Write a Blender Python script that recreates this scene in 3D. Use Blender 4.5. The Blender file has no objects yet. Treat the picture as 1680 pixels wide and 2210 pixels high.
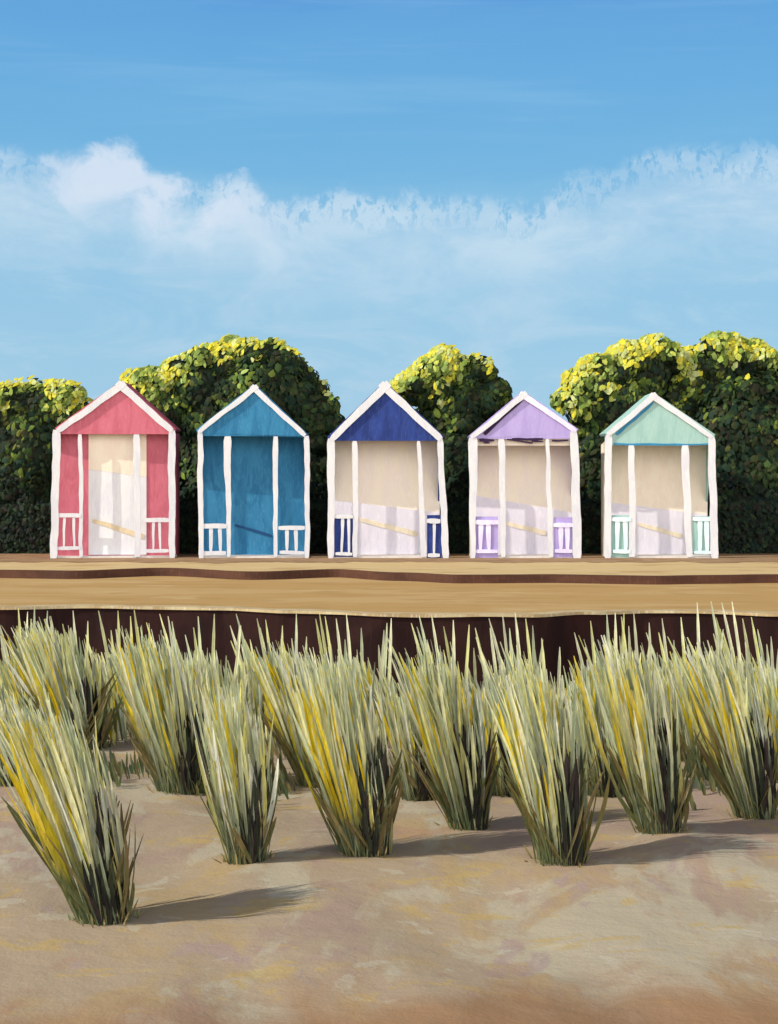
import bpy, bmesh, math, random
from mathutils import Vector, noise, Matrix
C = bpy.context
S = C.scene
COL = S.collection
F = 3808.0; HY = 1003.0; CX = 840.0; CZ = 1.7
YH = 29.8                     # huts' front plane
PXM = F / YH                  # picture px per metre at the huts
Z_T, Z_P, Z_S = 0.12, 0.0, -1.0
LIGHT = Vector((1.0, 0.39, -0.78)).normalized()

def wx(px, Y): return (px - CX) * Y / F
def wz(py, Y): return CZ - (py - HY) * Y / F
def gy(py, z): return F * (CZ - z) / (py - HY)

def interp(tab, x):
    if x <= tab[0][0]: return tab[0][1]
    for (a, b), (c, d) in zip(tab, tab[1:]):
        if x <= c:
            t = (x - a) / (c - a); t = t * t * (3 - 2 * t)
            return b + (d - b) * t
    return tab[-1][1]

# ---------------------------------------------------------------- materials
def new_mat(name):
    m = bpy.data.materials.new(name); m.use_nodes = True
    nt = m.node_tree; b = nt.nodes['Principled BSDF']
    return m, nt, b
def N(nt, t, **kw):
    n = nt.nodes.new(t)
    for k, v in kw.items():
        if k in n.inputs.keys(): n.inputs[k].default_value = v
        else: setattr(n, k, v)
    return n
def mixc(nt, fac, a, b, mode='MIX'):
    n = nt.nodes.new('ShaderNodeMix'); n.data_type = 'RGBA'; n.blend_type = mode
    for sock, v in ((n.inputs[0], fac), (n.inputs[6], a), (n.inputs[7], b)):
        if isinstance(v, bpy.types.NodeSocket): nt.links.new(v, sock)
        elif isinstance(v, (int, float)): sock.default_value = v
        else: sock.default_value = (*v, 1)
    return n.outputs[2]
def math_n(nt, op, a, b=None, c=None):
    n = nt.nodes.new('ShaderNodeMath'); n.operation = op
    for i, v in enumerate((a, b, c)):
        if v is None: continue
        if isinstance(v, bpy.types.NodeSocket): nt.links.new(v, n.inputs[i])
        else: n.inputs[i].default_value = v
    return n.outputs[0]
def ramp(nt, val, lo, hi):
    n = nt.nodes.new('ShaderNodeMapRange'); n.interpolation_type = 'SMOOTHSTEP'
    nt.links.new(val, n.inputs[0]); n.inputs[1].default_value = lo; n.inputs[2].default_value = hi
    return n.outputs[0]
def noise_n(nt, scale=(1, 1, 1), s=4, det=4, rough=.55, dist=0, off=(0, 0, 0)):
    tc = nt.nodes.new('ShaderNodeTexCoord'); mp = nt.nodes.new('ShaderNodeMapping')
    mp.inputs['Scale'].default_value = scale; mp.inputs['Location'].default_value = off
    nt.links.new(tc.outputs['Object'], mp.inputs[0])
    n = N(nt, 'ShaderNodeTexNoise', Scale=s, Detail=det, Roughness=rough, Distortion=dist)
    nt.links.new(mp.outputs[0], n.inputs['Vector'])
    return n.outputs[0]
def bump(nt, b, h, strength=.3, dist=.02):
    n = N(nt, 'ShaderNodeBump', Strength=strength, Distance=dist)
    nt.links.new(h, n.inputs['Height']); nt.links.new(n.outputs[0], b.inputs['Normal'])

def paint(name, c, c2=None, c3=None, rough=.75, bs=.35, sc=(1, 1, .35), specks=None, off=0):
    """brushed gouache-like paint: broad soft patches, upright bristle marks, a bumpy coat"""
    m, nt, b = new_mat(name)
    c2 = c2 or tuple(x * .86 for x in c); c3 = c3 or tuple(min(1, x * 1.12) for x in c)
    n1 = noise_n(nt, sc, 5, 5, .6, .6, (off, off, off)); n2 = noise_n(nt, (6, 6, 1.1), 7, 5, .65, .3)
    col = mixc(nt, ramp(nt, n1, .38, .62), c, c2)
    col = mixc(nt, math_n(nt, 'MULTIPLY', ramp(nt, n2, .5, .72), .7), col, c3)
    if specks:
        n3 = noise_n(nt, (1, 1, 1), 26, 3, .6, .5)
        col = mixc(nt, math_n(nt, 'MULTIPLY', ramp(nt, n3, .64, .70), .8), col, specks)
    nt.links.new(col, b.inputs['Base Color']); b.inputs['Roughness'].default_value = rough
    b.inputs['Specular IOR Level'].default_value = .25
    h = math_n(nt, 'ADD', n2, math_n(nt, 'MULTIPLY', noise_n(nt, (1, 1, 1), 60, 2, .5), .5))
    bump(nt, b, h, bs, .01)
    return m

def vcol(name, rough=.6, trans=0.0, bs=.2, spec=.25):
    m, nt, b = new_mat(name)
    a = N(nt, 'ShaderNodeAttribute'); a.attribute_name = 'Col'
    n1 = noise_n(nt, (1, 1, .13), 40, 4, .6, .4)
    col = mixc(nt, ramp(nt, n1, .3, .7), (.76, .78, .80), (1.2, 1.18, 1.12))
    col = mixc(nt, 1.0, a.outputs[0], col, 'MULTIPLY')
    nt.links.new(col, b.inputs['Base Color'])
    b.inputs['Roughness'].default_value = rough; b.inputs['Specular IOR Level'].default_value = spec
    bump(nt, b, n1, bs, .01)
    if trans:
        out = nt.nodes['Material Output']; t = N(nt, 'ShaderNodeBsdfTranslucent'); nt.links.new(col, t.inputs[0])
        mx = nt.nodes.new('ShaderNodeMixShader'); mx.inputs[0].default_value = trans
        nt.links.new(b.outputs[0], mx.inputs[1]); nt.links.new(t.outputs[0], mx.inputs[2]); nt.links.new(mx.outputs[0], out.inputs[0])
    return m

# ---------------------------------------------------------------- objects
def obj(name, bm, mat, parent=None, smooth=False, kind=None, label=None, cat=None, group=None):
    me = bpy.data.meshes.new(name); bm.to_mesh(me); bm.free()
    o = bpy.data.objects.new(name, me); COL.objects.link(o)
    if mat: me.materials.append(mat)
    if smooth:
        for p in me.polygons: p.use_smooth = True
    if parent: o.parent = parent
    for k, v in (('kind', kind), ('label', label), ('category', cat), ('group', group)):
        if v: o[k] = v
    return o
def empty(name, loc, label, cat, group=None, rz=0):
    o = bpy.data.objects.new(name, None); COL.objects.link(o); o.location = loc; o.rotation_euler = (0, 0, rz)
    o.empty_display_size = .2
    o['label'] = label; o['category'] = cat
    if group: o['group'] = group
    return o
def prism(bm, pts, y0, y1):
    """polygon in x,z extruded in depth; pts run counter-clockwise seen from the camera"""
    a = [bm.verts.new((x, y0, z)) for x, z in pts]; b = [bm.verts.new((x, y1, z)) for x, z in pts]
    n = len(pts)
    bm.faces.new(a); bm.faces.new(b[::-1])
    for i in range(n): bm.faces.new((a[i], b[i], b[(i + 1) % n], a[(i + 1) % n]))
def box(bm, x0, x1, y0, y1, z0, z1):
    prism(bm, [(x0, z0), (x1, z0), (x1, z1), (x0, z1)], y0, y1)
def bar(bm, p0, p1, w0, w1, y0, y1, wob=.006, seed=0, seg=.09, round_=True):
    """hand-cut length of timber from p0 to p1 (x,z), slightly uneven along both edges"""
    p0 = Vector(p0); p1 = Vector(p1); d = p1 - p0; L = d.length; d.normalize(); nrm = Vector((d.y, -d.x))
    n = max(3, int(L / seg)); A = []; B = []
    for i in range(n + 1):
        t = i / n; w = (w0 + (w1 - w0) * t) / 2
        if round_ and i in (0, n): w *= .78
        q = p0 + d * (L * t) + nrm * (noise.noise(Vector((t * L * 1.8, seed * 3.1, 7.7))) * wob * 1.6)
        A.append(q + nrm * (w + noise.noise(Vector((t * L * 5, seed, .3))) * wob))
        B.append(q - nrm * (w + noise.noise(Vector((t * L * 5, seed, 9.3))) * wob))
    # strip of quads front/back so that the outline may wander freely
    vf = [(bm.verts.new((a.x, y0, a.y)), bm.verts.new((b.x, y0, b.y))) for a, b in zip(A, B)]
    vb = [(bm.verts.new((a.x, y1, a.y)), bm.verts.new((b.x, y1, b.y))) for a, b in zip(A, B)]
    for i in range(n):
        bm.faces.new((vf[i][0], vf[i][1], vf[i + 1][1], vf[i + 1][0]))
        bm.faces.new((vb[i][1], vb[i][0], vb[i + 1][0], vb[i + 1][1]))
        bm.faces.new((vf[i][1], vb[i][1], vb[i + 1][1], vf[i + 1][1]))
        bm.faces.new((vb[i][0], vf[i][0], vf[i + 1][0], vb[i + 1][0]))
    bm.faces.new((vf[0][0], vb[0][0], vb[0][1], vf[0][1])); bm.faces.new((vf[n][1], vb[n][1], vb[n][0], vf[n][0]))
    bmesh.ops.recalc_face_normals(bm, faces=bm.faces)

# ---------------------------------------------------------------- palette (linear)
def srgb(r, g, b):
    f = lambda v: ((v / 255 + .055) / 1.055) ** 2.4 if v > 10 else v / 255 / 12.92
    return (f(r), f(g), f(b))
WHITE = paint('white paint', (.68, .69, .71), (.61, .62, .67), (.76, .76, .77), specks=(.66, .68, .74))
LILACW = paint('lilac white paint', (.80, .76, .90), (.66, .60, .84), (.90, .88, .94), specks=(.52, .44, .74))
MINTW = paint('mint white paint', (.74, .86, .88), (.60, .78, .80), (.86, .90, .92), specks=(.48, .70, .70))

# ---------------------------------------------------------------- huts
def make_hut(D, idx):
    s = D['s']; ox, oy = D['o']
    PX = lambda zx: ox + zx * s
    PY = lambda zy: oy + zy * s
    base = PY(D['base']); cx = (PX(D['lp'][0]) + PX(D['rp'][1])) / 2
    X = lambda zx: (PX(zx) - cx) / PXM
    Z = lambda zy: (base - PY(zy)) / PXM
    xw = wx(cx, YH); yaw = math.atan2(-xw, YH) * -0.5
    root = empty('beach_hut', (xw, YH, Z_T), D['label'], 'beach hut', 'beach huts in a row on the terrace', -yaw if False else math.atan2(xw, YH) * -.30)
    th = root.rotation_euler.z
    L = LIGHT.copy(); L.rotate(Matrix.Rotation(-th, 3, 'Z'))
    kz = -L.z / L.y; kx = L.x / L.y
    col = D['mat']; trim = WHITE; rm = D.get('railmat', WHITE)
    xl, xr = X(D['lp'][0]) + .01, X(D['rp'][1]) - .01
    eL = (X(D['el'][0]), Z(D['el'][1])); eR = (X(D['er'][0]), Z(D['er'][1])); ap = (X(D['ap'][0]), Z(D['ap'][1]))
    gz = Z(D['gb'])
    W = xr - xl
    dl, dr = (D['drop'][0] * s / PXM, D['drop'][1] * s / PXM)
    d0 = .5 * (dl + dr) / kz; dL = d0 * .93; dR = d0 * 1.07
    dep = lambda x: dL + (dR - dL) * (x - xl) / W
    DB = 1.25                                                    # back of the hut
    # porch floor
    bm = bmesh.new(); box(bm, xl + .01, xr - .01, .02, dR + .3, -.02, .035); obj('floor', bm, D['floor'], root)
    # rear wall of the porch
    bm = bmesh.new()
    def wallquad(bm, x0, x1, z0, z1l, z1r, off0=0, th_=.04):
        a = [(x0, z0), (x1, z0), (x1, z1r), (x0, z1l)]
        f = [bm.verts.new((x, dep(x) - off0, z)) for x, z in a]; r = [bm.verts.new((x, dep(x) + th_, z)) for x, z in a]
        bm.faces.new(f); bm.faces.new(r[::-1])
        for i in range(4): bm.faces.new((f[i], r[i], r[(i + 1) % 4], f[(i + 1) % 4]))
    wallquad(bm, xl + .03, xr - .03, .035, gz + .06, gz + .06)
    obj('wall', bm, D['wall'], root)
    if 'low' in D:  # lit part of the wall painted in as pale lilac, along the shadow edge
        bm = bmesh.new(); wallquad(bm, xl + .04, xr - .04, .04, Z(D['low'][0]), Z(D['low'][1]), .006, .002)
        obj('lit_wall_panel', bm, D['lowmat'], root)
    if 'door' in D:
        x0, x1 = X(D['door'][0]), X(D['door'][1]); t0, t1 = Z(D['door'][2]), Z(D['door'][3])
        bm = bmesh.new(); wallquad(bm, x0, x1, .05, t0, t1, .02, .002); dr_ = obj('door', bm, D['doormat'], root)
        bm = bmesh.new()  # shaded top of the door painted in as a cream piece
        a = [(x0, t0 + .002), (x1, t1 + .002), (x1, gz + .03), (x0, gz + .03)]
        f = [bm.verts.new((x, dep(x) - .018, z)) for x, z in a]; r = [bm.verts.new((x, dep(x) + .002, z)) for x, z in a]
        bm.faces.new(f); bm.faces.new(r[::-1])
        for i in range(4): bm.faces.new((f[i], r[i], r[(i + 1) % 4], f[(i + 1) % 4]))
        obj('shaded_door_top', bm, D['uppermat'], dr_)
    # slanting handrail shadow across the middle bay, built as a thin coloured strip
    (ax, ay), (bx_, by), wd = D['railshade']
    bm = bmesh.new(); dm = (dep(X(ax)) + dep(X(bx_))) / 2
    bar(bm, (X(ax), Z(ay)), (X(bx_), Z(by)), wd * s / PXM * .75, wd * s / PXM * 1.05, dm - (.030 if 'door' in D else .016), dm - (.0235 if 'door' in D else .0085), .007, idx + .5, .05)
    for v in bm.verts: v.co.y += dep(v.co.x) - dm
    obj('rail_shadow', bm, D['railshademat'], root)
    # side and back walls of the closed cabin
    for nm, x0, x1 in (('side_wall', xl + .02, xl + .055), ('side_wall', xr - .055, xr - .02)):
        bm = bmesh.new(); box(bm, x0, x1, dR + .05, DB, .0, gz + .02); obj(nm, bm, D['side'], root)
    bm = bmesh.new(); prism(bm, [(xl + .02, 0), (xr - .02, 0), (xr - .02, gz + .02), (ap[0], ap[1] - .12), (xl + .02, gz + .02)], DB, DB + .04)
    obj('rear_wall', bm, D['side'], root)
    # triangular side gussets added behind the posts, shaped to cast the wall shadow
    a_ = dl; front = max(.04, (dl + (dr - dl) * min(1, d0 * kx / W)) - d0 * kz)
    for xa, xb in ((xl + .03, xl + .055), (xr - .055, xr - .03)):
        bm = bmesh.new(); dd = dep(xa) - .002
        zt = (eL if xa < 0 else eR)[1] - .01
        pts = [(.034, zt), (.034, gz - front), (dd, gz - a_), (dd, zt)]
        f = [bm.verts.new((xa, y, z)) for y, z in pts]; r = [bm.verts.new((xb, y, z)) for y, z in pts]
        bm.faces.new(f[::-1]); bm.faces.new(r)
        for i in range(4): bm.faces.new((f[i], f[(i + 1) % 4], r[(i + 1) % 4], r[i]))
        bmesh.ops.recalc_face_normals(bm, faces=bm.faces)
        obj('shadow_gusset', bm, col, root)
    # roof: two pitched slabs
    for e in (eL, eR):
        bm = bmesh.new(); sgn = -1 if e is eL else 1
        u = (Vector(e) - Vector(ap)).normalized(); n_ = Vector((-u.y, u.x)) * (1 if sgn > 0 else -1)
        if n_.y < 0: n_ = -n_
        o0 = Vector(ap) - n_ * .035; e0 = Vector(e) + u * .015 - n_ * .035
        pts = [o0, e0, e0 + n_ * .045, Vector((ap[0], ap[1])) + n_ * .01]
        f = [bm.verts.new((p.x, -.005, p.y)) for p in pts]; r = [bm.verts.new((p.x, DB + .12, p.y)) for p in pts]
        bm.faces.new(f); bm.faces.new(r[::-1])
        for i in range(4): bm.faces.new((f[i], r[i], r[(i + 1) % 4], f[(i + 1) % 4]))
        bmesh.ops.recalc_face_normals(bm, faces=bm.faces)
        obj('roof', bm, D['roof'], root)
    # gable board
    bm = bmesh.new(); g0 = .006
    prism(bm, [(xl + .03, gz), (xr - .03, gz), (xr - .03, eR[1] - .06), (ap[0], ap[1] - .06), (xl + .03, eL[1] - .06)], g0, g0 + .025)
    gab = obj('gable', bm, D['gable'], root)
    # bargeboards
    bw = D['bw'] * s / PXM
    for k, (e, o_) in enumerate(((eL, 1), (eR, -1))):
        u = (Vector(ap) - Vector(e)).normalized(); dn = Vector((u.y, -u.x))
        if dn.y > 0: dn = -dn
        p0 = Vector(e) + dn * bw * .5 ; p1 = Vector(ap) + dn * bw * .5 + u * bw * .28
        bm = bmesh.new(); bar(bm, p0, p1, bw * .8, bw * 1.0, -.04 if k == 0 else -.037, .03, .010, idx * 2 + k, .07)
        obj('bargeboard', bm, D.get('bargemat', (WHITE, WHITE))[k], root)
    if 'lintel' in D:
        for (x0, y0), (x1, y1), w in D['lintel']:
            bm = bmesh.new(); bar(bm, (X(x0), Z(y0)), (X(x1), Z(y1)), w * s / PXM, w * s / PXM * .75, g0 - .012, g0 - .001, .01, x0, .05)
            obj('painted_strip', bm, D['lintelmat'], gab)
    if 'lintelband' in D:
        bm = bmesh.new(); box(bm, xl + .05, xr - .05, .07, .09, Z(D['lintelband']), gz + .03); obj('lintel', bm, D['wall'], root)
    # corner posts and inner posts
    for k, (t, bmx, key) in enumerate((('lp', 'lpb', 0), ('rp', 'rpb', 1))):
        a, b = D[t], D.get(bmx, D[t])
        ztop = (eL if k == 0 else eR)[1] - .03
        bm = bmesh.new()
        bar(bm, ((X(b[0]) + X(b[1])) / 2, 0), ((X(a[0]) + X(a[1])) / 2, ztop), X(b[1]) - X(b[0]), X(a[1]) - X(a[0]), -.03, .0, .012, idx * 7 + k, .08)
        obj('corner_post', bm, WHITE, root)
    for k, P_ in enumerate(D['ip']):
        (ta, tb), (ba, bb) = P_[:2]; zb = Z(P_[2]) if len(P_) > 2 else 0
        bm = bmesh.new()
        bar(bm, ((X(ba) + X(bb)) / 2, zb + .02), ((X(ta) + X(tb)) / 2, gz - .005), X(bb) - X(ba), X(tb) - X(ta), -.012, .012, .011, idx * 5 + k + .3, .08)
        obj('post', bm, D.get('postmat', WHITE), root)
    # balustrades
    for k, R in enumerate(D['rails']):
        x0, x1, yt, yb, th1, balx = R
        bm = bmesh.new()
        bar(bm, (X(x0), Z(yt)), (X(x1), Z(yt + 4)), th1 * s / PXM, th1 * s / PXM, -.02, .005, .006, idx + k, .06)
        rl = obj('railing', bm, rm, root)
        bm = bmesh.new(); bar(bm, (X(x0) + .02, Z(yb)), (X(x1) - .01, Z(yb)), th1 * s / PXM * .85, th1 * s / PXM * .85, -.018, .004, .006, idx + k + 4, .06)
        obj('bottom_rail', bm, rm, rl)
        for j, bx in enumerate(balx):
            bm = bmesh.new(); w = D['balw'] * s / PXM
            bar(bm, (X(bx), Z(yb - th1 * .3)), (X(bx + (-4 if j else 5)), Z(yt + th1 * .3)), w * .75, w * 1.15, -.01, .0035, .006, idx * 3 + k + j, .06)
            obj('baluster', bm, rm, rl)
        if 'infill' in D:
            a, b, c, d_ = D['infill'][k]
            bm = bmesh.new(); box(bm, X(a), X(b), .014, .024, Z(d_), Z(c)); obj('infill_panel', bm, D['infillmat'], rl)
    return root

pink = paint('pink paint', (.56, .15, .205), (.49, .115, .16), (.62, .20, .25))
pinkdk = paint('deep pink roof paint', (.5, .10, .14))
blue = paint('blue paint', (.035, .205, .385), (.02, .15, .31), (.065, .265, .43))
navy = paint('navy paint', (.022, .050, .24), (.014, .032, .16), (.05, .09, .30))
lav = paint('lavender paint', (.42, .345, .66), (.37, .30, .60), (.48, .41, .70))
plum = paint('plum paint', (.03, .012, .05))
mint = paint('mint paint', (.33, .52, .475), (.28, .47, .43), (.40, .57, .53))
teal = paint('teal blue paint', (.035, .23, .42))
cream = paint('cream weathered boards', (.86, .77, .63), (.82, .71, .58), (.89, .83, .74), off=3)
cream2 = paint('cream ochre boards', (.86, .78, .64), (.83, .74, .66), (.89, .85, .77), off=6)
lilacg = paint('pale lilac lit wall', (.76, .72, .80), (.68, .66, .74), (.82, .79, .84), off=8)
doorw = paint('white door paint', (.76, .77, .79), (.68, .69, .74), (.82, .82, .83), off=2)
tanb = paint('tan rail shadow', (.74, .62, .42)); tan2 = paint('pale straw rail shadow', (.80, .71, .54))
navyb = paint('dark blue rail shadow', (.012, .07, .20))
boards = paint('pale bounce floor boards', (.68, .64, .60))  # paled to bounce light into the porches

s1 = .6894 / 3.508
H = []
H.append(dict(s=s1, o=(96.5, 792.8), base=2085, label='pink beach hut with white trim and a white door, beside the blue hut',
    lp=(100, 188), lpb=(68, 150), rp=(1360, 1440), rpb=(1362, 1428), el=(130, 655), er=(1425, 660), ap=(845, 140), gb=722, bw=82,
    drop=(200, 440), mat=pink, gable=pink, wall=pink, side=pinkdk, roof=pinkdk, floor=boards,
    door=(470, 1105, 1110, 1195), doormat=doorw, uppermat=cream, railshade=((515, 1675), (1080, 1855), 62), railshademat=tanb,
    ip=(((370, 415), (388, 430)), ((972, 1050), (985, 1050), )), rails=((135, 405, 1612, 1972, 46, (218, 328)), (1092, 1368, 1662, 2002, 46, (1190, 1268))), balw=27))
H.append(dict(s=s1, o=(386.1, 792.8), base=2070, label='blue beach hut painted blue all over behind white posts and railings',
    lp=(212, 272), lpb=(218, 274), rp=(1378, 1438), rpb=(1390, 1440), el=(200, 660), er=(1405, 705), ap=(835, 165), gb=728, bw=60,
    drop=(590, 740), mat=blue, gable=blue, wall=blue, side=blue, roof=blue, floor=boards,
    railshade=((600, 1710), (1005, 1838), 30), railshademat=navyb,
    ip=(((495, 578), (540, 576)), ((1035, 1092), (1040, 1086))), rails=((232, 528, 1712, 2010, 52, (350, 458)), (1095, 1385, 1735, 2008, 46, (1186, 1288))), balw=40))
H.append(dict(s=s1, o=(675.6, 792.8), base=2075, label='cream beach hut with a navy blue gable and navy panels behind its railings',
    lp=(158, 248), lpb=(165, 228), rp=(1368, 1428), rpb=(1420, 1500), el=(170, 740), er=(1435, 740), ap=(790, 140), gb=785, bw=88,
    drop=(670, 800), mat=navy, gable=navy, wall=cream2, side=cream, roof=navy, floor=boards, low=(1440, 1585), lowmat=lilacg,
    railshade=((500, 1655), (1155, 1825), 58), railshademat=tan2,
    ip=(((432, 496), (436, 488)), ((1140, 1180), (1185, 1252))), rails=((235, 440, 1615, 2028, 44, (320, 396)), (1250, 1400, 1660, 2040, 52, (1328,))), balw=32,
    infill=((235, 440, 1596, 2060), (1255, 1410, 1600, 2085)), infillmat=navy))
H.append(dict(s=s1, o=(979.0, 792.8), base=2090, label='cream beach hut with a lavender gable and lavender railing panels',
    lp=(172, 278), lpb=(185, 236), rp=(1282, 1366), rpb=(1310, 1408), el=(180, 745), er=(1360, 672), ap=(765, 258), gb=778, bw=64,
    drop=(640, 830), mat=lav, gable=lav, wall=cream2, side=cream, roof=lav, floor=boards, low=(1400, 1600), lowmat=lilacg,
    railshade=((585, 1715), (1045, 1832), 56), railshademat=tan2, bargemat=(WHITE, LILACW), railmat=LILACW,
    lintel=(((338, 728), (752, 348), 40),), lintelmat=plum, lintelband=852,
    ip=(((495, 566), (520, 572)), ((1008, 1048), (1050, 1100))), rails=((225, 492, 1690, 2012, 50, (300, 392)), (1100, 1310, 1722, 2012, 50, (1180, 1252))), balw=52,
    infill=((228, 490, 1632, 2085), (1100, 1310, 1640, 2080)), infillmat=lav))
H.append(dict(s=.24498, o=(1268.5, 792.8), base=1675, label='cream beach hut with a mint green gable and mint railing panels',
    lp=(155, 218), lpb=(150, 208), rp=(1058, 1118), rpb=(1082, 1150), el=(165, 572), er=(1112, 585), ap=(578, 218), gb=678, bw=52,
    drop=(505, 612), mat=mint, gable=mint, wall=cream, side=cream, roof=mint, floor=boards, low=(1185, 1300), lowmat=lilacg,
    railshade=((475, 1385), (868, 1490), 42), railshademat=tan2, railmat=MINTW,
    lintel=(((256, 588), (578, 302), 30), ((232, 668), (1062, 670), 20)), lintelmat=teal,
    ip=(((360, 415), (368, 426)), ((820, 890), (866, 920))), rails=((214, 385, 1330, 1618, 40, (262, 338)), (925, 1085, 1325, 1625, 36, (985, 1050))), balw=40,
    infill=((212, 388, 1296, 1668), (922, 1084, 1305, 1640)), infillmat=mint))
for i, D in enumerate(H): make_hut(D, i)
# plum strokes on the lavender hut's lintel band
lavhut = [o for o in COL.objects if 'lavender gable' in o.get('label', '')][0]
def strokes():
    D = H[3]; s = D['s']; ox, oy = D['o']; base = oy + D['base'] * s
    cx = (ox + D['lp'][0] * s + ox + D['rp'][1] * s) / 2
    X = lambda zx: (ox + zx * s - cx) / PXM
    Z = lambda zy: (base - oy - zy * s) / PXM
    li = [o for o in lavhut.children if o.name.startswith('lintel')][0]
    for i, (a, b, w, w2) in enumerate((((285, 795), (450, 790), 34, 26), ((330, 812), (400, 818), 22, 16), ((590, 785), (870, 822), 16, 20), ((640, 782), (985, 775), 18, 26), ((860, 795), (990, 806), 26, 14), ((1080, 795), (1262, 797), 22, 20))):
        bm = bmesh.new(); bar(bm, (X(a[0]), Z(a[1])), (X(b[0]), Z(b[1])), w * s / PXM, w2 * s / PXM, -.0055 + .0012 * i, .009, .01, i + 20, .05)
        obj('painted_strip', bm, plum, li)
strokes()

# ---------------------------------------------------------------- ground, terrace, walls
def ground_mat(name, cols, bump_s=.3, stretch=(1, 1, 1), near=None, bd=.02):
    m, nt, b = new_mat(name)
    col = None
    base = cols[0]
    col = mixc(nt, 0, base, base)
    for i, (c, sc, lo, hi, amt, *st) in enumerate(cols[1:]):
        n = noise_n(nt, st[0] if st else stretch, sc, 6, .62, .5, (i * 7.3, i * 3.1, 0))
        f = math_n(nt, 'MULTIPLY', ramp(nt, n, lo, hi), amt)
        col = mixc(nt, f, col, c)
    if near:
        c, y0, y1 = near
        tc = nt.nodes.new('ShaderNodeTexCoord'); sp = nt.nodes.new('ShaderNodeSeparateXYZ'); nt.links.new(tc.outputs['Object'], sp.inputs[0])
        n = noise_n(nt, (1, .5, 1), 1.6, 5, .6, .8)
        v = math_n(nt, 'ADD', math_n(nt, 'ADD', sp.outputs[1], math_n(nt, 'MULTIPLY', sp.outputs[0], -.22)), math_n(nt, 'MULTIPLY', n, 2.2))
        col = mixc(nt, math_n(nt, 'SUBTRACT', 1, ramp(nt, v, y0, y1)), col, c)
    nt.links.new(col, b.inputs['Base Color']); b.inputs['Roughness'].default_value = .95; b.inputs['Specular IOR Level'].default_value = .1
    h = math_n(nt, 'ADD', noise_n(nt, (1, 1, 1), 5, 8, .6), math_n(nt, 'MULTIPLY', noise_n(nt, (1, 1, 1), 40, 3, .6), .12))
    bump(nt, b, h, bump_s, bd)
    return m
sand = ground_mat('dune sand', [(.355, .28, .195), ((.38, .28, .15), 1.3, .50, .60, .75), ((.325, .235, .195), .9, .50, .60, .7), ((.40, .36, .27), 1.1, .53, .60, .8),
                                ((.43, .31, .11), 3.0, .575, .62, .55, (.6, .8, 1)), ((.34, .20, .14), 1.7, .62, .68, .5), ((.32, .235, .235), 2.4, .61, .67, .55), ((.45, .42, .33), 3.5, .60, .64, .5, (.6, .6, 1))], .35, (1, .42, 1), ((.29, .175, .095), 9.3, 10.6), .05)
tan = ground_mat('tan sand', [(.42, .27, .105), ((.47, .32, .145), .6, .47, .56, .8), ((.36, .225, .085), 1.5, .52, .62, .6), ((.52, .39, .20), 1.1, .60, .66, .5)], .2, (.5, 1.3, 1))
pale = ground_mat('pale sand', [(.54, .40, .20), ((.40, .27, .125), 1.0, .52, .60, .7), ((.58, .46, .25), 2, .5, .62, .6)], .2, (.5, 1.3, 1))
umber = ground_mat('umber path', [(.31, .20, .11), ((.24, .145, .08), 2, .45, .6, .8), ((.38, .26, .15), 3, .55, .65, .6)], .4)

STEP = [(-900, 1238), (0, 1230), (150, 1232), (350, 1226), (550, 1234), (720, 1229), (860, 1236), (1000, 1241), (1190, 1240), (1400, 1243), (1680, 1240), (2600, 1236)]
EDGE = [(-900, 1310), (0, 1311), (180, 1308), (350, 1310), (480, 1313), (620, 1318), (840, 1326), (1150, 1327), (1270, 1321), (1400, 1318), (1540, 1320), (1680, 1325), (2600, 1320)]
def edge_pts(tab, z, wob=0):
    out = []
    for px in range(-900, 2601, 12):
        py = interp(tab, px) + noise.noise(Vector((px * .013, 1.1, z))) * wob
        Y = gy(py, z); out.append((wx(px, Y), Y))
    return out
step = edge_pts(STEP, Z_T, .5); edge = edge_pts(EDGE, Z_P, .3)
def strip(bm, rows):
    vs = [[bm.verts.new(p) for p in r] for r in rows]
    for a, b in zip(vs, vs[1:]):
        for i in range(len(a) - 1): bm.faces.new((a[i], a[i + 1], b[i + 1], b[i]))
    bmesh.ops.recalc_face_normals(bm, faces=bm.faces)
# wide ground reaching the horizon (behind the terrace)
bm = bmesh.new()
strip(bm, [[(-400, 33.0, Z_T - .03), (400, 33.0, Z_T - .03)], [(-400, 900, Z_T - .03), (400, 900, Z_T - .03)]]); obj('ground', bm, tan, kind='structure')
# upper terrace (huts stand on it)
bm = bmesh.new()
strip(bm, [[(x, y, Z_T) for x, y in step], [(x * 1.1, 28.4, Z_T + .0) for x, y in step], [(x * 1.25, 33.6, Z_T) for x, y in step]])
obj('terrace', bm, pale, kind='structure')
# trodden umber path along the foot of the huts
bm = bmesh.new(); rows = [[], []]
for px in range(-900, 2601, 15):
    py = 1214 + 3.5 * noise.noise(Vector((px * .012, 4.2, 0))) + 2 * noise.noise(Vector((px * .05, 1.2, 0)))
    Y = gy(py, Z_T); rows[0].append((wx(px, Y), Y, Z_T + .004)); rows[1].append((wx(px, 31.6), 31.6, Z_T + .004))
strip(bm, rows); obj('path', bm, umber, kind='structure')
# wavy brown timber edging: riser of the step
riser = paint('brown stained timber', (.085, .034, .019), (.06, .024, .014), (.12, .055, .03), sc=(.3, .3, 1))
bm = bmesh.new()
strip(bm, [[(x, y - .035, -.05) for x, y in step], [(x, y - .03 , Z_T + .0) for x, y in step], [(x, y + .05, Z_T + .003) for x, y in step]])
obj('timber_edging', bm, riser, label='long wavy brown timber edging along the sandy step below the huts', cat='edging')
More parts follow.
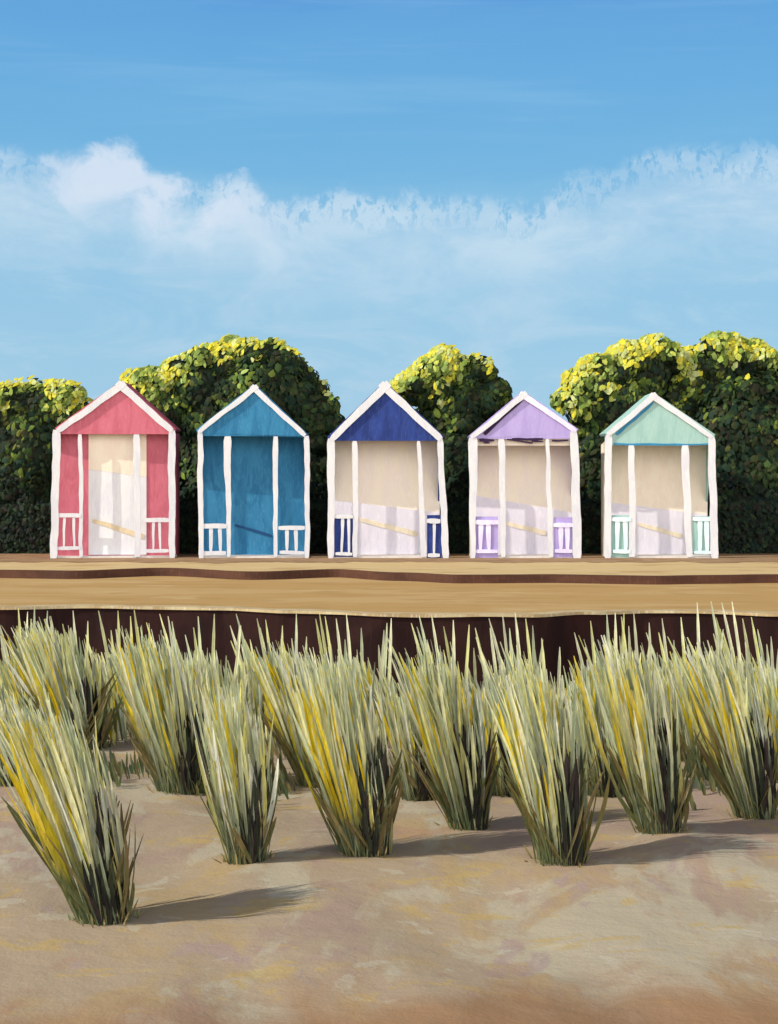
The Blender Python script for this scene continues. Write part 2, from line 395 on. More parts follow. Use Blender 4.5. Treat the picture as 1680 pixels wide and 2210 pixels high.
# promenade between step and sea wall
bm = bmesh.new()
r0 = [(x, y + .10, Z_P) for x, y in edge]; r1 = [(x, y + .0, Z_P) for x, y in step]
strip(bm, [r0, [((a[0] + b[0]) / 2, (a[1] + b[1]) / 2, Z_P) for a, b in zip(r0, r1)], r1]); obj('promenade', bm, tan, kind='structure')
# sea wall: dark boards below a pale coping
sw = empty('sea_wall', (0, 19.5, Z_S), 'low dark brown timber sea wall between the sandy promenade and the grass', 'wall')
m, nt, b = new_mat('dark stained boards')
n1 = noise_n(nt, (1, 1, .15), 9, 6, .65, .4); n2 = noise_n(nt, (1, 1, .6), 1.7, 5, .6, .6)
c = mixc(nt, ramp(nt, n2, .38, .62), (.027, .0095, .0085), (.015, .0055, .0055)); c = mixc(nt, math_n(nt, 'MULTIPLY', ramp(nt, n1, .5, .75), .5), c, (.036, .019, .016))
nt.links.new(c, b.inputs['Base Color']); b.inputs['Roughness'].default_value = .9; b.inputs['Specular IOR Level'].default_value = .15; bump(nt, b, n1, .5, .02)
bm = bmesh.new(); strip(bm, [[(x, y - 19.5, -.4) for x, y in edge], [(x, y - 19.5, -.004 + 1) for x, y in edge]]); obj('board_face', bm, m, sw)
cop = paint('pale sandy coping', (.48, .39, .22), (.38, .27, .13), (.62, .60, .54), sc=(.6, .6, 1))
bm = bmesh.new()
strip(bm, [[(x, y - 19.5 - .03, 1 - .02 - .012 * (noise.noise(Vector((x * 1.3, 0, 0))) + .5)) for x, y in edge], [(x, y - 19.5 - .03, 1.006) for x, y in edge], [(x, y - 19.5 + .22 + .18 * noise.noise(Vector((x * .8, 2, 0))), 1.005) for x, y in edge]]); obj('coping', bm, cop, sw)

# dune sand in front
def dune(x, y):
    v = Vector((x * .35, y * .22, 0)); h = .10 * noise.noise(v) + .05 * noise.noise(v * 2.7 + Vector((5, 1, 0)))
    h += .018 * noise.noise(Vector((x * 2.1, y * .9, 3))) + .008 * noise.noise(Vector((x * 6, y * 3, 1)))
    return Z_S + h
bm = bmesh.new(); rows = []
nx, ny = 260, 300
ys = [-3 + 24.0 * (j / ny) for j in range(ny + 1)]
for y in ys: rows.append([(-13 + 26 * i / nx, y, dune(-13 + 26 * i / nx, y)) for i in range(nx + 1)])
strip(bm, rows); sd = obj('sand', bm, sand, smooth=True, kind='structure')
bm = bmesh.new(); strip(bm, [[(-400, -60, Z_S - .25), (400, -60, Z_S - .25)], [(-400, 19.8, Z_S - .25), (400, 19.8, Z_S - .25)]]); obj('beach', bm, sand, kind='structure')

# ---------------------------------------------------------------- grass clumps
GM = vcol('grass blades', .7, .38, .15, .15); YM = vcol('yellow grass blades', .7, .35, .15, .15); DM = vcol('shade and foot blades', .8, 0)
def blade(bm, lay, p, tip, w, curve, col0, col1, rnd, nseg=6, gr=1.6):
    d = tip - p; L = d.length
    side = Vector((1, rnd.uniform(-.5, .5), rnd.uniform(-.1, .1))); side -= d * (side.dot(d) / (L * L)); side.normalize()
    nrm = side.cross(d).normalized()
    prev = None
    for i in range(nseg + 1):
        t = i / nseg
        c = p + d * t + curve * (math.sin(t * math.pi) * .5 + t * t * .0)
        ww = w * (.30 + .70 * min(1, t * 2.0)) * (1 if t < .7 else 1 - ((t - .7) / .3) ** 2.2 * .78)
        a = bm.verts.new(c - side * ww / 2); m_ = bm.verts.new(c - nrm * ww * .22); b_ = bm.verts.new(c + side * ww / 2)
        cc = [col0[k] + (col1[k] - col0[k]) * min(1, t * gr) for k in range(3)]
        cur = (a, m_, b_)
        if prev:
            for u, v in ((0, 1), (1, 2)):
                f = bm.faces.new((prev[u], prev[v], cur[v], cur[u])); f.smooth = True
                for l in f.loops:
                    tt = (i - 1) / nseg if l.vert in prev else t
                    k2 = min(1, tt * gr) if gr < 2 else max(0, min(1, (tt - .3) * 3.5)); l[lay] = (*[col0[k] + (col1[k] - col0[k]) * k2 for k in range(3)], 1)
        prev = cur
BASEC = [(.13, .17, .075), (.09, .14, .065), (.17, .18, .08), (.17, .22, .14)]
TIPC = [(.80, .80, .44), (.74, .74, .34), (.86, .85, .58), (.66, .72, .48), (.82, .76, .26), (.46, .54, .34), (.82, .84, .72), (.34, .38, .28), (.80, .80, .48), (.84, .83, .55)]
YELC = [(.75, .56, .02), (.80, .64, .05), (.62, .52, .03), (.78, .62, .10)]
SHADEC = [(.020, .018, .018), (.032, .022, .022), (.024, .032, .020), (.045, .034, .030), (.035, .045, .025)]
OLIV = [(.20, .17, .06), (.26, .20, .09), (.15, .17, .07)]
def clump(idx, px, py, topy, tipx0, tipx1, wpx, label, nb=150, ydens=.10, ddens=.16, stalks=(), group='marram grass clumps on the dune'):
    rnd = random.Random(idx * 77 + 5)
    Y = gy(py, Z_S); x0 = wx(px, Y); sc = Y / F
    for _ in range(4):
        z0 = dune(x0, Y); Y = gy(py, z0); x0 = wx(px, Y)
    sc = Y / F
    root = empty('grass_clump', (x0, Y, z0), label, 'grass clump', group)
    if idx > 15: nb = int(nb * 3.2); wpx *= 1.8; tipx0 -= 35; tipx1 += 25
    elif idx > 6: nb = int(nb * 2.7); wpx *= 1.2; tipx0 -= 30; tipx1 += 20
    else: nb = int(nb * 2.1); tipx0 -= 20; tipx1 += 8
    Ht = (py - topy) * sc; rx = wpx * sc / 2 * (.78 if idx < 16 else 1); ry = rx * .9
    tl, tr = (tipx0 - px) * sc, (tipx1 - px) * sc
    def pos(u, v): return Vector((u * rx, v * ry, dune(x0 + u * rx, Y + v * ry) - z0 - .02))
    BW = (.0135 + .0009 * (Y - 8))
    sets = {'leaf_blades': (GM, nb), 'yellow_blades': (YM, int(nb * ydens * .55)), 'shade_and_foot_blades': (DM, int(nb * ddens * (3.2 if idx < 7 else 2.2)))}
    for nm, (mt, cnt) in sets.items():
        if not cnt or (idx > 15 and nm == 'shade_and_foot_blades'): continue
        bm = bmesh.new(); lay = bm.loops.layers.float_color.new('Col')
        for i in range(cnt):
            while True:
                u, v = rnd.uniform(-1, 1), rnd.uniform(-1, 1)
                if (u * u + v * v) ** .5 < rnd.uniform(.35, 1.05): break
            fan = (u + 1) / 2 * .75 + rnd.random() * .25
            if nm == 'leaf_blades':
                h = Ht * rnd.choice((rnd.uniform(.40, .7), rnd.uniform(.6, .92), rnd.uniform(.75, 1.03), rnd.uniform(.8, .95)))
                if u > .3: h *= rnd.uniform(.55, .95)
                if rnd.random() < .17:
                    fan = rnd.choice((-.2, 1.35)) + rnd.uniform(-.15, .15); h *= rnd.uniform(.25, .6); bc = rnd.choice(OLIV); tc = rnd.choice(OLIV)
                else: bc = rnd.choice(BASEC); tc = rnd.choice(TIPC)
                w = BW * rnd.choice((rnd.uniform(.5, 1.1), rnd.uniform(.8, 2.0)))
            elif nm == 'yellow_blades':
                u = u * .8 - .28; fan = (u + 1) / 2 * .75 + rnd.random() * .25
                v = -abs(v); h = Ht * rnd.uniform(.45, .95); bc = rnd.choice(BASEC); tc = rnd.choice(YELC); w = BW * rnd.uniform(.9, 1.9)
            else:
                u = .0 + abs(u) * .95; v = -abs(v) * .9; fan = .50 + rnd.random() * .45; h = Ht * rnd.choice((rnd.uniform(.12, .35), rnd.uniform(.2, .62)))  # dark blades on the right, the clump's shaded side painted in
                bc = rnd.choice(SHADEC); tc = rnd.choice(SHADEC); w = BW * rnd.uniform(.9, 2.0)
            p = pos(u, v); tx = tl + (tr - tl) * fan
            tip = p + Vector(((tx - p.x * .3) * (h / Ht) ** 1.15, rnd.uniform(-.18, .10) * h + v * .10, h))
            if rnd.random() < .2: tx += rnd.gauss(0, .09)
            tip.x = p.x + (tx - p.x) * (h / Ht) ** 1.1 + rnd.gauss(0, .02)
            k = rnd.uniform(.8, 1.15)
            blade(bm, lay, p, tip, w, Vector((rnd.uniform(-.07, .10) * h, rnd.uniform(-.06, .06) * h, 0)), [c_ * k for c_ in bc], [c_ * k * .92 for c_ in tc], rnd, 6, 3 if nm == 'yellow_blades' else 1.6)
        if nm == 'shade_and_foot_blades':
            for _ in range(22):
                a = rnd.uniform(0, 6.28); r_ = rnd.uniform(.6, 1.25); p = pos(math.cos(a) * r_, math.sin(a) * r_)
                h = rnd.uniform(.03, .13); bc = rnd.choice(OLIV + SHADEC)
                blade(bm, lay, p, p + Vector((math.cos(a) * rnd.uniform(.0, .08) - .01, rnd.uniform(-.04, .04), h)), BW * rnd.uniform(.5, 1.1), Vector((0, 0, 0)), bc, rnd.choice(OLIV), rnd, 3)
        if nm == 'leaf_blades':
            extra = [(rnd.uniform(tipx0, tipx1), rnd.uniform(1330, 1415)) for _ in range(9)] if idx > 15 else []
            for (sx, sy) in list(stalks) + extra:
                p = pos(rnd.uniform(-.5, .5), rnd.uniform(-.4, .4)); tx = (sx - px) * sc
                tip = Vector((tx, 0, (py - sy) * sc)); p = p.lerp(Vector((tx, 0, 0)), .55); p.z = -.02
                tc = rnd.choice(TIPC[:4]); blade(bm, lay, p, tip, BW * 1.5, Vector((.03, 0, 0)), rnd.choice(BASEC), tc, rnd)
        obj(nm, bm, mt, root)
    return root
CL = [
 # px, py, topy, tipL, tipR, width, n, yd, dd, label
 (225, 1985, 1500, -45, 215, 150, 400, .20, .16, 'tallest nearest grass clump leaning left, alone at the lower left of the sand'),
 (535, 1858, 1470, 415, 600, 110, 230, .12, .20, 'leaning grass clump with a long shadow, front row, below the blue hut'),
 (790, 1842, 1400, 590, 850, 140, 290, .12, .18, 'wide grass clump leaning left, front row, straight below the navy gabled hut'),
 (1012, 1785, 1385, 830, 1050, 110, 240, .14, .18, 'yellow tipped grass clump in front row, below the gap between navy and lavender huts'),
 (1212, 1858, 1400, 1025, 1250, 140, 280, .10, .24, 'large grass clump with a thick dark right side, front row, below the lavender hut'),
 (1425, 1792, 1375, 1245, 1460, 125, 270, .09, .24, 'front row grass clump with dark base blades, below the mint gabled hut'),
 (1632, 1762, 1370, 1440, 1650, 110, 250, .10, .20, 'rightmost front row grass clump with tall stalks over the sea wall'),
 (175, 1615, 1330, 0, 210, 120, 220, .16, .12, 'pale yellow grass clump in the middle row below the pink hut, behind the nearest clump'),
 (395, 1705, 1350, 235, 440, 115, 240, .14, .16, 'dark footed middle row grass clump below the gap between pink and blue huts'),
 (690, 1695, 1380, 545, 700, 90, 180, .14, .14, 'middle row grass clump below the gap between the blue and navy gabled huts'),
 (905, 1725, 1470, 830, 930, 80, 110, .04, .30, 'short dark grass clump squeezed between the two centre front row clumps'),
 (1095, 1715, 1450, 1030, 1120, 80, 110, .08, .26, 'short olive grass clump just left of the large clump below the lavender hut'),
 (1305, 1715, 1440, 1215, 1320, 90, 130, .10, .30, 'dark flecked grass clump in the middle row below the gap between lavender and mint huts'),
 (1525, 1680, 1420, 1440, 1550, 90, 130, .08, .26, 'thin drooping grass clump behind, between the two rightmost front row clumps'),
 (10, 1690, 1480, -90, 60, 100, 130, .14, .10, 'grass clump cut by the left edge of the picture, middle row'),
 (1715, 1690, 1430, 1620, 1740, 100, 130, .08, .16, 'grass clump cut by the right edge of the picture'),
 (60, 1560, 1400, -60, 90, 110, 110, .12, .10, 'back row grass clump nearest the left edge, at the foot of the sea wall'),
 (300, 1560, 1395, 200, 330, 110, 110, .12, .12, 'back row grass clump at the sea wall, below the pink hut'),
 (470, 1600, 1400, 390, 500, 100, 120, .05, .10, 'grey green back row grass clump below the left side of the blue hut'),
 (610, 1570, 1400, 530, 650, 110, 110, .10, .10, 'back row grass clump at the sea wall, below right half of blue hut'),
 (790, 1570, 1405, 690, 830, 110, 110, .08, .10, 'back row grass clump at the sea wall foot below the navy gabled hut'),
 (980, 1565, 1420, 890, 1010, 110, 100, .10, .10, 'back row grass clump at the sea wall foot right of the navy gabled hut'),
 (1150, 1570, 1415, 1060, 1190, 110, 100, .08, .10, 'back row grass clump at the sea wall foot below the lavender hut'),
 (1350, 1570, 1415, 1240, 1380, 110, 110, .10, .10, 'back row grass clump at the sea wall, below left edge of mint hut'),
 (1500, 1570, 1410, 1400, 1540, 110, 110, .06, .10, 'back row grass clump at the sea wall, below right half of mint hut'),
 (1660, 1570, 1410, 1560, 1690, 110, 110, .06, .10, 'back row grass clump at the sea wall foot nearest the right edge'),
]
ST = {16: [(-5, 1335), (40, 1312), (75, 1310), (60, 1320), (103, 1318)], 7: [(90, 1345), (120, 1360), (158, 1318), (190, 1340)],
 17: [(213, 1318), (255, 1318), (290, 1316), (282, 1330), (322, 1345), (240, 1360)], 18: [(345, 1325), (363, 1330), (428, 1330), (463, 1325), (400, 1370), (350, 1370)],
 19: [(510, 1325), (555, 1335), (497, 1350), (540, 1380), (610, 1350), (640, 1325)], 20: [(690, 1325), (702, 1330), (726, 1335), (748, 1325), (780, 1355), (745, 1380)],
 21: [(833, 1370), (888, 1345), (905, 1328), (932, 1328), (958, 1352), (915, 1385)], 22: [(1026, 1355), (1058, 1355), (1085, 1325), (1112, 1322), (1135, 1335), (1150, 1350), (1172, 1380)],
 23: [(1275, 1340), (1310, 1325), (1328, 1322), (1347, 1322), (1368, 1322), (1305, 1370), (1240, 1365)], 24: [(1395, 1365), (1422, 1365), (1470, 1332), (1505, 1300)],
 25: [(1535, 1298), (1558, 1300), (1580, 1298), (1603, 1335), (1622, 1332), (1655, 1390), (1680, 1400)]}
for i, (px, py, ty, a, b_, w, n, yd, dd, lab) in enumerate(CL):
    clump(i, px, py, ty, a, b_, w, lab, n, yd, dd, ST.get(i, ()))

# low loose grass filling the ground between the clumps at the wall foot
rnd = random.Random(99); bm = bmesh.new(); lay = bm.loops.layers.float_color.new('Col')
for i in range(13000):
    Y = rnd.uniform(13.2, 19.0); x = rnd.uniform(-5.2, 5.2)
    if Y > 16.2 and noise.noise(Vector((x * 1.1, Y * .9, 4))) < -.12 + (18.0 - Y) * .22: continue
    if Y < 16.2 and (rnd.random() < .4 or noise.noise(Vector((x * 1.3, Y * .7, 9))) < .12 + max(0, 14.6 - Y) * .25): continue
    h = rnd.uniform(.18, .48) * (1 if Y > 16.2 else .55); p = Vector((x, Y, dune(x, Y) - .02)); bc = rnd.choice(BASEC + OLIV); tc = rnd.choice(TIPC + YELC[:1] + OLIV if Y > 16.2 else OLIV + BASEC)
    blade(bm, lay, p, p + Vector((rnd.gauss(-.22, .12) * h, rnd.uniform(-.2, .1) * h, h)), .022 * rnd.uniform(.6, 1.8), Vector((rnd.uniform(-.02, .05) * h, 0, 0)), bc, tc, rnd, 4)
obj('dune_grass', bm, GM, kind='stuff', label='loose pale green grass growing between the clumps at the foot of the wall', cat='grass')

# ---------------------------------------------------------------- trees and hedge
LEAF = vcol('tree leaves', .65, .15, .25, .15); LITL = vcol('leaves coloured sunlit', .6, .25, .25, .15)
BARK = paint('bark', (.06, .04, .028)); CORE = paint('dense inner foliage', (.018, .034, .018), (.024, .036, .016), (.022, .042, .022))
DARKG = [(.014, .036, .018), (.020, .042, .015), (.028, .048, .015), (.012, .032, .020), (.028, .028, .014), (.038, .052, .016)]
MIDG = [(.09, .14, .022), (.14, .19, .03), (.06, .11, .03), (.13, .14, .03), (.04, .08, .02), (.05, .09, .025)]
LITC = [(.68, .64, .06), (.52, .56, .10), (.60, .66, .26), (.32, .42, .08), (.70, .62, .05), (.38, .50, .14), (.22, .32, .06)]
def dab(bm, lay, p, n, up, sz, col, rnd):
    n = n.normalized(); t = up - n * up.dot(n)
    if t.length < 1e-3: t = Vector((1, 0, 0))
    t.normalize(); t = Matrix.Rotation(rnd.uniform(-.9, .9), 3, n) @ t; s_ = n.cross(t); pts = []
    k = rnd.uniform(.42, .85); r0 = rnd.uniform(-50, 50)
    for a, r, bend in ((0, 1, -.15), (60, .95, -.1), (120, .95, -.1), (180, 1, -.15), (240, .95, -.1), (300, .95, -.1)):
        a = math.radians(a + rnd.uniform(-14, 14)); r *= rnd.uniform(.7, 1.3)
        pts.append(bm.verts.new(p + t * (math.cos(a) * r * sz) + s_ * (math.sin(a) * r * sz * k) + n * bend * sz))
    c = bm.verts.new(p + n * sz * .12)
    for i in range(6):
        f = bm.faces.new((c, pts[i], pts[(i + 1) % 6])); f.smooth = True
        for l in f.loops: l[lay] = (*col, 1)
def tree(idx, Y, px, lobes, label, cat='tree', name='bushy_tree', group='trees behind the huts', dens=1.0, litdir=Vector((-.55, -.25, 1)), litamt=1.0, ground=Z_T - .03, litlim=.45, dark=.55):
    """lobes: (px, py, rx, ry) ellipses in picture px measured at depth Y, with real depth of their own"""
    rnd = random.Random(idx * 13 + 1); sc = Y / F
    x0 = wx(px, Y); root = empty(name, (x0, Y, ground), label, cat, group)
    E = []
    for lb in lobes:
        lx, ly, rx, ry = lb[:4]; dy = lb[4] if len(lb) > 4 else 0
        E.append((Vector((wx(lx, Y) - x0, dy, wz(ly, Y) - ground)), Vector((rx * sc, max(.45, min(rx, ry) * sc * .8), ry * sc))))
    mini = []
    for (c, r) in E:
        if c.z + r.z < max(cc.z + rr.z for cc, rr in E) * .62: continue
        for _ in range(9):
            a = rnd.uniform(-.15, math.pi + .15); dyy = rnd.uniform(-.8, .1); q = Vector((math.cos(a), dyy, math.sin(a))).normalized()
            rr = rnd.uniform(.16, .30); mini.append((c + Vector((q.x * r.x, q.y * r.y, q.z * r.z)) * .84, Vector((rr * 1.15, rr, rr * .9))))
    NB = len(E); E += mini
    # trunk with limbs
    bm = bmesh.new()
    def limb(a, b, r0, r1):
        d = (b - a); q = d.to_track_quat('Z', 'Y'); ra = []
        for t, r in ((0, r0), (.5, (r0 + r1) / 2 * .95), (1, r1)):
            c = a + d * t + Vector((math.sin(t * 3) * .05, 0, 0))
            ra.append([bm.verts.new(c + q @ Vector((math.cos(k * math.pi / 4) * r, math.sin(k * math.pi / 4) * r, 0))) for k in range(8)])
        for A, B in zip(ra, ra[1:]):
            for k in range(8): bm.faces.new((A[k], A[(k + 1) % 8], B[(k + 1) % 8], B[k]))
    top = max(c.z for c, r in E)
    limb(Vector((0, 0, -.05)), Vector((.05, 0, top * .55)), .16, .10)
    for c, r in E[:NB]: limb(Vector((.04, 0, top * .35)), c, .07, .025)
    obj('trunk', bm, BARK, root, smooth=True)
    # dense leafy core
    bm = bmesh.new()
    for c, r in E:
        g = bmesh.ops.create_icosphere(bm, subdivisions=3 if r.x > .35 else 2, radius=1)
        for v in g['verts']:
            q = v.co.copy(); k = .79 + .08 * noise.noise(q * 2.3 + c)
            v.co = c + Vector((q.x * r.x * k, q.y * r.y * k, q.z * r.z * k))
            v.co.z = max(v.co.z, .0)
    core = obj('crown', bm, CORE, root, smooth=True)
    bmL = bmesh.new(); layL = bmL.loops.layers.float_color.new('Col'); bmN = bmesh.new(); layN = bmN.loops.layers.float_color.new('Col')
    nd = litdir.normalized(); xs_ = [c.x for c, r in E]; xm = (min(xs_) + max(xs_)) / 2; xh = max(.1, (max(xs_) - min(xs_)) / 2)
    for ei, (c, r) in enumerate(E):
        area = (r.x * r.z + r.x * r.y + r.y * r.z)
        for _ in range(int(area * 850 * dens)):
            q = Vector((rnd.gauss(0, 1), rnd.gauss(0, 1), rnd.gauss(0, 1))).normalized()
            if q.y > .45: continue
            lump = noise.noise(q * 2.6 + c * 1.3)
            k = (.90 + .09 * lump) * rnd.uniform(.93, 1.055)
            p = c + Vector((q.x * r.x * k, q.y * r.y * k, q.z * r.z * k))
            if p.z < .02: continue
            inside = False
            for j, (c2, r2) in enumerate(E):
                if j != ei:
                    w_ = p - c2
                    if (w_.x / r2.x) ** 2 + (w_.y / r2.y) ** 2 + (w_.z / r2.z) ** 2 < .60: inside = True; break
            if inside: continue
            n = Vector((q.x / r.x, q.y / r.y, q.z / r.z)).normalized()
            nn = (n + Vector((rnd.uniform(-.3, .3), rnd.uniform(-.3, .3), rnd.uniform(-.2, .35)))).normalized()
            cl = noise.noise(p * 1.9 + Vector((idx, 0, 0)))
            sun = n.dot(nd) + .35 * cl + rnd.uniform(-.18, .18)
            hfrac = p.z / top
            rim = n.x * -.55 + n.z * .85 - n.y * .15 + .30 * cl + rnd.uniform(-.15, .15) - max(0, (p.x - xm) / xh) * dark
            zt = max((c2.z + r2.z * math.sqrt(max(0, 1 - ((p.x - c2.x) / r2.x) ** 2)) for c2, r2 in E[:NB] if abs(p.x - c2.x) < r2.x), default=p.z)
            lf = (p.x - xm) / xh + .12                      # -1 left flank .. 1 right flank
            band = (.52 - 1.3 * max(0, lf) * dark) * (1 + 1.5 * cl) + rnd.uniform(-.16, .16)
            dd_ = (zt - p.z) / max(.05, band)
            islit = dd_ < 1.25 and band > .03 and hfrac > .5 and rnd.random() < 1.12 - .75 * dd_  # sunlit top-left rim put into the leaf colour, darker greens below it
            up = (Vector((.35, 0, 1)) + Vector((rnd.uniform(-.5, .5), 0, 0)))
            if islit:
                col = rnd.choice(LITC[:3] + LITC[4:5] if noise.noise(p * 3.1) > .08 - .25 * (dd_ < .35) else LITC[3:4] + LITC[5:] + MIDG[:2] + LITC[1:2]); kk = rnd.uniform(.7, 1.1)
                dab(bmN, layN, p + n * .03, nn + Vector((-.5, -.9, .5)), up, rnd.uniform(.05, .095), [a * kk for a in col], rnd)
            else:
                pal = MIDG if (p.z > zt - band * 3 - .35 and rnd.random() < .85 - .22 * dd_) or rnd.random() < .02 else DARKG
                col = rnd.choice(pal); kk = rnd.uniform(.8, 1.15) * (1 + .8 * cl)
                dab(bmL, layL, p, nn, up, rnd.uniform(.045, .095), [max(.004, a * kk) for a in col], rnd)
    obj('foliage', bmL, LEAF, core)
    if len(bmN.verts): obj('sunlit_leaves', bmN, LITL, core)
    else: bmN.free()
TY = 33.6
tree(1, TY, 60, [(60, 1000, 135, 190), (70, 935, 105, 112), (150, 905, 42, 72, -.2), (-20, 960, 90, 110), (105, 885, 62, 55, -.3), (20, 900, 45, 55, -.3), (60, 1090, 130, 150)],
     'bushy tree with yellow green top left of the pink hut', dark=.15)
tree(2, TY, 500, [(510, 880, 150, 135), (560, 860, 130, 125, -.1), (360, 880, 90, 75, -.2), (440, 830, 80, 80, -.3), (330, 850, 52, 42, -.35), (640, 890, 72, 105, -.1), (690, 915, 34, 50), (520, 790, 65, 58, -.2), (590, 805, 55, 60, -.2), (400, 1060, 90, 190), (640, 1050, 95, 190), (500, 1060, 150, 190)],
     'largest rounded tree rising behind the blue hut, bright on its left side')
tree(3, TY, 985, [(985, 875, 90, 88), (940, 832, 48, 52, -.3), (1000, 820, 56, 50, -.2), (1052, 868, 34, 48, -.1), (965, 800, 34, 34, -.3), (890, 850, 25, 30, -.2), (985, 1045, 108, 195), (940, 950, 60, 80)],
     'smallest round tree behind, between the navy gabled and lavender huts')
tree(4, TY, 1350, [(1340, 880, 100, 110), (1395, 800, 62, 66, -.2), (1290, 830, 55, 50, -.35), (1245, 870, 34, 60, -.3), (1350, 790, 34, 30, -.3), (1300, 1040, 100, 210)],
     'pointed bushy tree behind the left side of the mint gabled hut', dark=.1)
tree(5, TY + .5, 1590, [(1570, 860, 110, 118), (1540, 790, 62, 55, -.3), (1480, 815, 52, 60, -.3), (1440, 850, 60, 80, -.2), (1640, 840, 60, 85, -.1), (1610, 790, 40, 40, -.1), (1690, 900, 50, 100), (1600, 1010, 170, 230, -.3), (1460, 900, 90, 90)],
     'broad dark tree with a yellow crest right of the mint gabled hut', dark=.3)
# evergreen hedge behind the huts
def hedge():
    rnd = random.Random(4); Y = 31.75
    root = empty('hedge', (0, Y, Z_T), 'very dark green evergreen hedge running behind all five huts', 'hedge')
    bm = bmesh.new()
    rows = []
    for (dy, z) in ((-.34, -.1), (-.36, .3), (-.32, .6), (-.2, .85), (0, .95), (.3, .8), (.35, -.1)):
        rows.append([(x * .2, dy + .10 * noise.noise(Vector((x * .3, z * 1.5, 2))), z * (1 + .35 * noise.noise(Vector((x * .17, 3, 3)))) + .06 * noise.noise(Vector((x * .4, z, 8)))) for x in range(-60, 61)])
    strip(bm, rows); core = obj('branches', bm, CORE, root, smooth=True)
    bm = bmesh.new(); lay = bm.loops.layers.float_color.new('Col')
    for _ in range(16000):
        x = rnd.uniform(-8, 8); z = rnd.uniform(.0, 1.2) * (1 + .55 * noise.noise(Vector((x * .9, 3, 3)))) ; y = -.40 + rnd.uniform(-.08, .06) + .10 * noise.noise(Vector((x * 1.5, z * 1.5, 2)))
        if z > .85: y = rnd.uniform(-.3, .3)
        cl = noise.noise(Vector((x * 1.3, z * 1.3, 5)))
        col = rnd.choice([(.010, .024, .015), (.014, .030, .014), (.008, .020, .018), (.018, .018, .012), (.022, .040, .016)]); k = rnd.uniform(.6, 1.3) * (1 + .6 * cl)
        dab(bm, lay, Vector((x, y, z)), Vector((rnd.uniform(-.5, .5), -1, rnd.uniform(-.2, .7))), Vector((rnd.uniform(-.4, .4), 0, 1)), rnd.uniform(.035, .075), [c * k for c in col], rnd)
    obj('foliage', bm, LEAF, core)
hedge()

# ---------------------------------------------------------------- sky
w = bpy.data.worlds.new('World'); S.world = w; w.use_nodes = True; nt = w.node_tree
bg = nt.nodes['Background']
el = math.asin(-LIGHT.z); az = math.atan2(-LIGHT.x, -LIGHT.y)
sky = nt.nodes.new('ShaderNodeTexSky'); sky.sky_type = 'NISHITA'; sky.sun_disc = False
sky.sun_elevation = el; sky.sun_rotation = az; sky.ozone_density = 2.0; sky.dust_density = .6
tc = nt.nodes.new('ShaderNodeTexCoord'); sp = nt.nodes.new('ShaderNodeSeparateXYZ'); nt.links.new(tc.outputs['Generated'], sp.inputs[0])
X_, Y_, Z_ = sp.outputs
azn = math_n(nt, 'ARCTAN2', X_, Y_)
def mapr(v, a, b, c, d):
    n = nt.nodes.new('ShaderNodeMapRange'); nt.links.new(v, n.inputs[0])
    for i, q in enumerate((a, b, c, d)): n.inputs[i + 1].default_value = q
    return n.outputs[0]
def wnoise(scale, s, det, rough, dist=0, off=(0, 0, 0)):
    mp = nt.nodes.new('ShaderNodeMapping'); mp.inputs['Scale'].default_value = scale; mp.inputs['Location'].default_value = off
    nt.links.new(tc.outputs['Generated'], mp.inputs[0])
    n = N(nt, 'ShaderNodeTexNoise', Scale=s, Detail=det, Roughness=rough, Distortion=dist); nt.links.new(mp.outputs[0], n.inputs['Vector']); return n.outputs[0]
# gradient by height
cr = nt.nodes.new('ShaderNodeValToRGB'); hz = math_n(nt, 'ADD', Z_, math_n(nt, 'MULTIPLY', math_n(nt, 'SUBTRACT', wnoise((1, 1, 5), 5, 4, .6, .6), .5), .05))
nt.links.new(mapr(hz, 0, .5, 0, 1), cr.inputs[0])
E_ = cr.color_ramp.elements
stops = [(0, (162, 208, 236)), (.10, (158, 205, 235)), (.26, (144, 199, 233)), (.34, (116, 184, 229)), (.42, (106, 177, 228)), (.50, (98, 168, 226)), (.54, (84, 150, 222)), (.72, (62, 96, 150)), (1, (58, 72, 104))]
E_[0].position = 0; E_[1].position = 1
for p_, c_ in stops:
    e = E_[0] if p_ == 0 else (E_[-1] if p_ == 1 else E_.new(p_)); e.color = (*srgb(*c_), 1)
SKYK = 1.0
# cloud band: its crest follows a curve round the horizon
fc = nt.nodes.new('ShaderNodeFloatCurve'); cur = fc.mapping.curves[0]
crest = [(0, 330), (60, 335), (150, 350), (270, 318), (340, 365), (430, 385), (510, 372), (600, 430), (720, 402), (820, 425), (930, 412), (1040, 420), (1120, 440), (1230, 385), (1300, 380), (1360, 345), (1440, 322), (1540, 330), (1640, 330), (1680, 335)]
vals = [((px) / 1680, ((HY - py) / F) * 4) for px, py in crest]     # elevation*4
cur.points[0].location = vals[0]; cur.points[-1].location = vals[-1]
for v in vals[1:-1]: cur.points.new(*v)
fc.mapping.update()
half = 840 / F
nt.links.new(mapr(azn, -half, half, 0, 1), fc.inputs['Value'])
crest_el = math_n(nt, 'MULTIPLY', fc.outputs[0], .25)
wob = math_n(nt, 'MULTIPLY', math_n(nt, 'SUBTRACT', wnoise((1, 1, 1.3), 34, 6, .68, .8), .5), .030)
el_n = math_n(nt, 'ARCSINE', Z_)
below = math_n(nt, 'SUBTRACT', math_n(nt, 'ADD', crest_el, wob), el_n)        # >0 inside the band
top = ramp(nt, below, -.002, .010)
bot = math_n(nt, 'SUBTRACT', 1, ramp(nt, below, .026, .085))
dry = ramp(nt, wnoise((1, 1, .55), 190, 3, .7, .4), .36, .52)                   # broken, dry-brushed crest
deep = ramp(nt, below, .006, .026)
